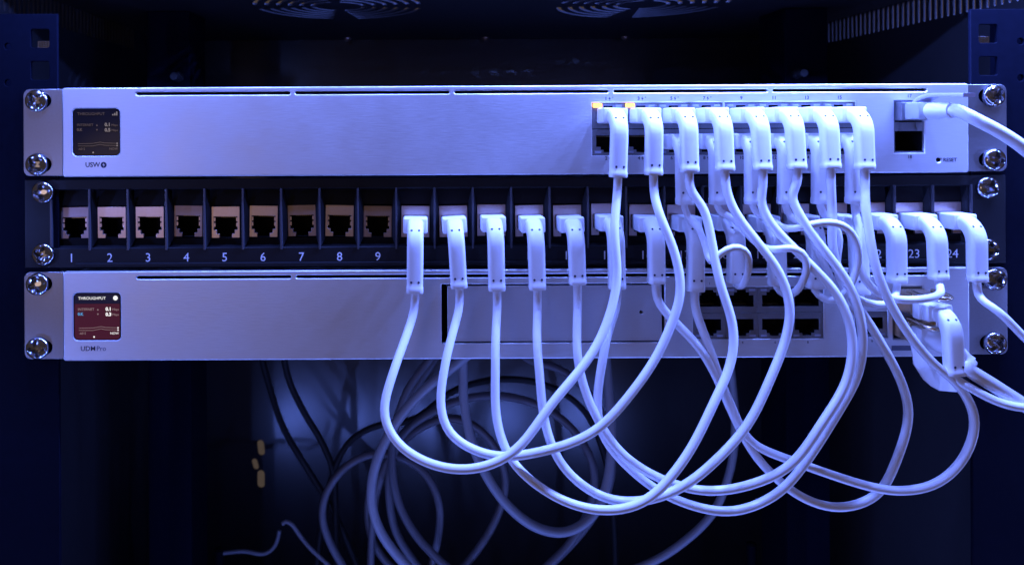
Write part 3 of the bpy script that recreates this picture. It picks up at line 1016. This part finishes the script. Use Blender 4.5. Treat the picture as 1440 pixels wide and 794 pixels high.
# gateway, upper SFP: copper module with bail and a booted patch plug
gm = (gsf_z0 + gsf_z1) / 2
zu, zl = gm + 7.2, gm - 6.4
def bail(parent, org, w, length, material, drop=0.0):
    pts = [org + Vector(q) for q in ((-w, -9, 5.6), (-w, -12, 5.8), (-w * .95, -length, 5.2 - drop), (0, -length - 1.5, 5.1 - drop), (w * .95, -length, 5.2 - drop), (w, -12, 5.8), (w, -9, 5.6))]
    put('bail', tube_mesh('bail', smooth_path(pts, passes=1), .95, material, 8, org), parent, org)
ou = Vector((gsf_x, 0, zu))
t = thing('sfp_module', 'metal transceiver with bronze bail, upper of the two in the gateway', 'network module', ou, 'transceivers in the gateway')
put('shell', box_mesh('shell', -6.7, -13, -5.0, 6.7, 14, 5.0, M['brass'], .5), t, ou)
put('nose', box_mesh('nose', -6.6, -18.5, -6.2, 6.6, -13.1, 1.6, M['white'], .8, True), t, ou)
bail(t, ou, 5.8, 24, M['brass'])
patch_cable('white cable whose boot hangs lowest, in the upper gateway transceiver',
            (gsf_x + .3, -18.0, zu - 2.2, 12.5, 25.5, .03, -.02), None,
            [(1356, 540, 33), (1382, 556, 35), (1420, 569, 38), (1470, 572, 37), (1540, 565, 35)], r=1.9, stub=(3, 3))
ol = Vector((gsf_x, 0, zl))
t = thing('sfp_module', 'metal transceiver with bronze bail, lower of the two in the gateway', 'network module', ol, 'transceivers in the gateway')
put('shell', box_mesh('shell', -6.7, -11, -4.6, 6.7, 14, 4.8, M['brass'], .5), t, ol)
bail(t, ol, 5.6, 23, M['brass'], .6)
t = thing('uplink_cable', 'thick white cable with ribbed boot and pull strap in the lower gateway transceiver', 'cable', ol)
put('plug', box_mesh('plug', -6.0, -19, -6.0, 6.0, -11.1, 3.4, M['white'], 1.0, True), t, ol)
path = smooth_path([ol + Vector(q) for q in ((0, -18, -1.2), (1.5, -24, -2.5), (4, -29, -5), (7.5, -32, -8.5))], passes=1)
bm = None
put('ribbed_boot', tube_mesh('ribbed_boot', smooth_path(path, 6, 0), 4.7, M['white'], 16, ol,
                             lambda f: 1.0 - .36 * f + .05 * math.sin(f * 34)), t, ol)
path = smooth_path([path[-2], path[-1], P3(1352, 512, 33), P3(1395, 540, 33), P3(1440, 569, 33), P3(1500, 604, 32), P3(1560, 640, 30)])
put('cord', tube_mesh('cord', path, 3.1, M['cord'], 14, ol), t, ol)
path = smooth_path([P3(1283, 468, 15), P3(1289, 500, 18), P3(1304, 524, 21), P3(1322, 538, 22), P3(1340, 541, 22), P3(1353, 540, 22)], passes=1)
put('pull_strap', ribbon_mesh('pull_strap', path, (3.2, 3.2, 3.6, 6.2, 7.4, 7.4, 6.2, 2.5), 1.0, M['white'], ol, Vector((.55, .2, .8))), t, ol)

# ------------------------------------------------------------------ loose cables in the depth of the cabinet
COIL = 'loose white cables coiled behind the rack'
def loose(label, pts, r, material=None, cat='cable', group=COIL, name='loose_cable'):
    P = [P3(u, v, -d) for u, v, d in pts]
    # no cut ends: the cords run on down to the cabinet floor, or up behind the gateway
    for end in (0, -1):
        p = P[end]
        q = P[1] if end == 0 else P[-2]
        ext = []
        if p.z < -215 and r > 2:
            t = (p - q).normalized()
            ext = [p + t * 28 + Vector((0, 0, -6)), Vector((p.x + t.x * 45, p.y + 6, Z_FLOOR + 34)), Vector((p.x + t.x * 70, p.y + 22, Z_FLOOR + r)), Vector((p.x + t.x * 120, min(p.y + 60, Y_BACK - 12), Z_FLOOR + r))]
        elif p.z > -150:
            ext = [Vector((p.x + 10, max(p.y + 30, 170), -119)), Vector((p.x + 14, max(p.y + 20, 206), -96)), Vector((p.x + 14, max(p.y + 20, 210), -60))]
        if end == 0:
            P = ext[::-1] + P
        else:
            P = P + ext
    path = smooth_path(P)
    org = P[0]
    o = put(name, tube_mesh(name, path, r, material or M['shadecord'], 10, org), None, org)
    return tag(o, label, cat, group)
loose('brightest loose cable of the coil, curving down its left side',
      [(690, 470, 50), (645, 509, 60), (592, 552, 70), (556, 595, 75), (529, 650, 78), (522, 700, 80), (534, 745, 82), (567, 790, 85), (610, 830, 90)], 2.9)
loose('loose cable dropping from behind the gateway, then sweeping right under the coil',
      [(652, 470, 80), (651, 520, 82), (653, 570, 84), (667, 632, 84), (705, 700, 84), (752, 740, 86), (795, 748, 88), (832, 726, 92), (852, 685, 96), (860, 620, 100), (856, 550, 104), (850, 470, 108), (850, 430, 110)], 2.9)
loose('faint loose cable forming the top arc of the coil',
      [(640, 860, 115), (590, 800, 115), (556, 745, 115), (547, 690, 115), (550, 650, 115), (566, 610, 115), (605, 580, 116), (655, 560, 118), (712, 557, 120), (765, 573, 120), (808, 606, 120), (834, 655, 120), (832, 705, 118), (800, 765, 116), (765, 800, 114)], 2.6, M['deepshadecord'])
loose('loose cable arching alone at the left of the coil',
      [(485, 800, 120), (465, 765, 120), (453, 725, 120), (460, 690, 120), (488, 654, 120), (527, 637, 121), (565, 643, 122), (597, 664, 122), (617, 705, 122), (617, 750, 122), (605, 800, 122)], 2.5, M['deepshadecord'])
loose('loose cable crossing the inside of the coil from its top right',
      [(520, 850, 135), (522, 770, 135), (530, 690, 135), (550, 640, 135), (585, 605, 135), (630, 587, 135), (670, 600, 135), (700, 635, 135), (711, 680, 135), (697, 730, 135), (672, 772, 135), (640, 810, 135)], 2.6, M['deepshadecord'])
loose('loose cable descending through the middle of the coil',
      [(650, 440, 105), (608, 500, 105), (575, 545, 105), (557, 595, 105), (551, 650, 104), (560, 705, 103), (582, 748, 102), (615, 785, 102), (650, 815, 102)], 2.6, M['deepshadecord'])
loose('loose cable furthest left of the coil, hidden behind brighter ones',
      [(650, 440, 140), (608, 510, 140), (565, 575, 140), (540, 625, 140), (525, 670, 140), (517, 715, 140), (524, 760, 140), (548, 795, 140), (580, 820, 140)], 2.6, M['deepshadecord'])
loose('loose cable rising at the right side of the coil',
      [(735, 500, 130), (790, 520, 130), (838, 565, 130), (859, 625, 130), (858, 680, 130), (826, 738, 130), (775, 793, 130), (740, 820, 130)], 2.5, M['deepshadecord'])
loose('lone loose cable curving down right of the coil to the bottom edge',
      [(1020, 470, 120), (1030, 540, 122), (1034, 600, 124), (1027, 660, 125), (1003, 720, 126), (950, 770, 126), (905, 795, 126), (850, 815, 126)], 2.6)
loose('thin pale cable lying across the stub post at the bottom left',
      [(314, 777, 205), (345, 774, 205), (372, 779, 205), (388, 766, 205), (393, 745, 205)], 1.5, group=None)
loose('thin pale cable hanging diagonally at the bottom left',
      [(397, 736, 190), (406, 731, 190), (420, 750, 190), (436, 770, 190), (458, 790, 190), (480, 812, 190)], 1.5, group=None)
BLK = 'black cables hanging at the rear wall'
for lab, pts in (('black cable hanging left of the coil, outermost of three', [(360, 470, 240), (378, 540, 240), (398, 600, 236), (430, 655, 232), (470, 720, 230), (500, 790, 228), (530, 860, 226)]),
                 ('black cable hanging left of the coil, middle of three', [(395, 470, 220), (405, 530, 222), (428, 580, 224), (452, 620, 224), (468, 660, 224), (472, 720, 224), (474, 860, 224)]),
                 ('dark arc standing for a shadow behind the white coil', [(440, 860, 225), (452, 740, 225), (470, 660, 225), (492, 620, 225), (530, 598, 225), (580, 590, 225), (640, 548, 225), (700, 533, 225), (765, 540, 225), (820, 575, 225), (850, 640, 225), (862, 720, 225), (866, 850, 225)])):  # this last arc is a dark cord in place of the coil's shadow
    loose(lab, pts, 2.5, M['blackcord'], 'cable', BLK, 'black_strand')

# small fittings low on the rear wall
x, z = px(1113, 773, -Y_BACK + 6)
t = thing('terminal_strip', 'small strip of four metal terminals low on the rear wall, bottom edge of the picture', 'terminal strip', (x, Y_BACK - 8, z))
put('block', box_mesh('block', -11, 0, -4, 11, 7.5, 4, M['black'], .6), t, (x, Y_BACK - 8, z))
pin = cyl_y('terminal', 1.7, 4, M['nickel'], 12)
for k in range(4):
    put('terminal', pin, t, (x - 7.2 + 4.8 * k, Y_BACK - 9, z))
x, z = px(250, 784, -Y_BACK + 6)
t = thing('cable_clip', 'small dark cable clip low on the rear wall, at the bottom left', 'cable clip', (x, Y_BACK - 7, z))
put('base', box_mesh('base', -8, 0, -3, 8, 6.5, 3, M['black'], .6), t, (x, Y_BACK - 7, z))
put('hook', tube_mesh('hook', smooth_path([Vector((x + a, Y_BACK - 7 + b, z + c)) for a, b, c in ((-5, 0, 0), (-5, -6, 2), (0, -9, 4), (5, -6, 2), (5, 0, 0))]), 1.2, M['nickel'], 10, Vector((x, Y_BACK - 7, z))), t, (x, Y_BACK - 7, z))
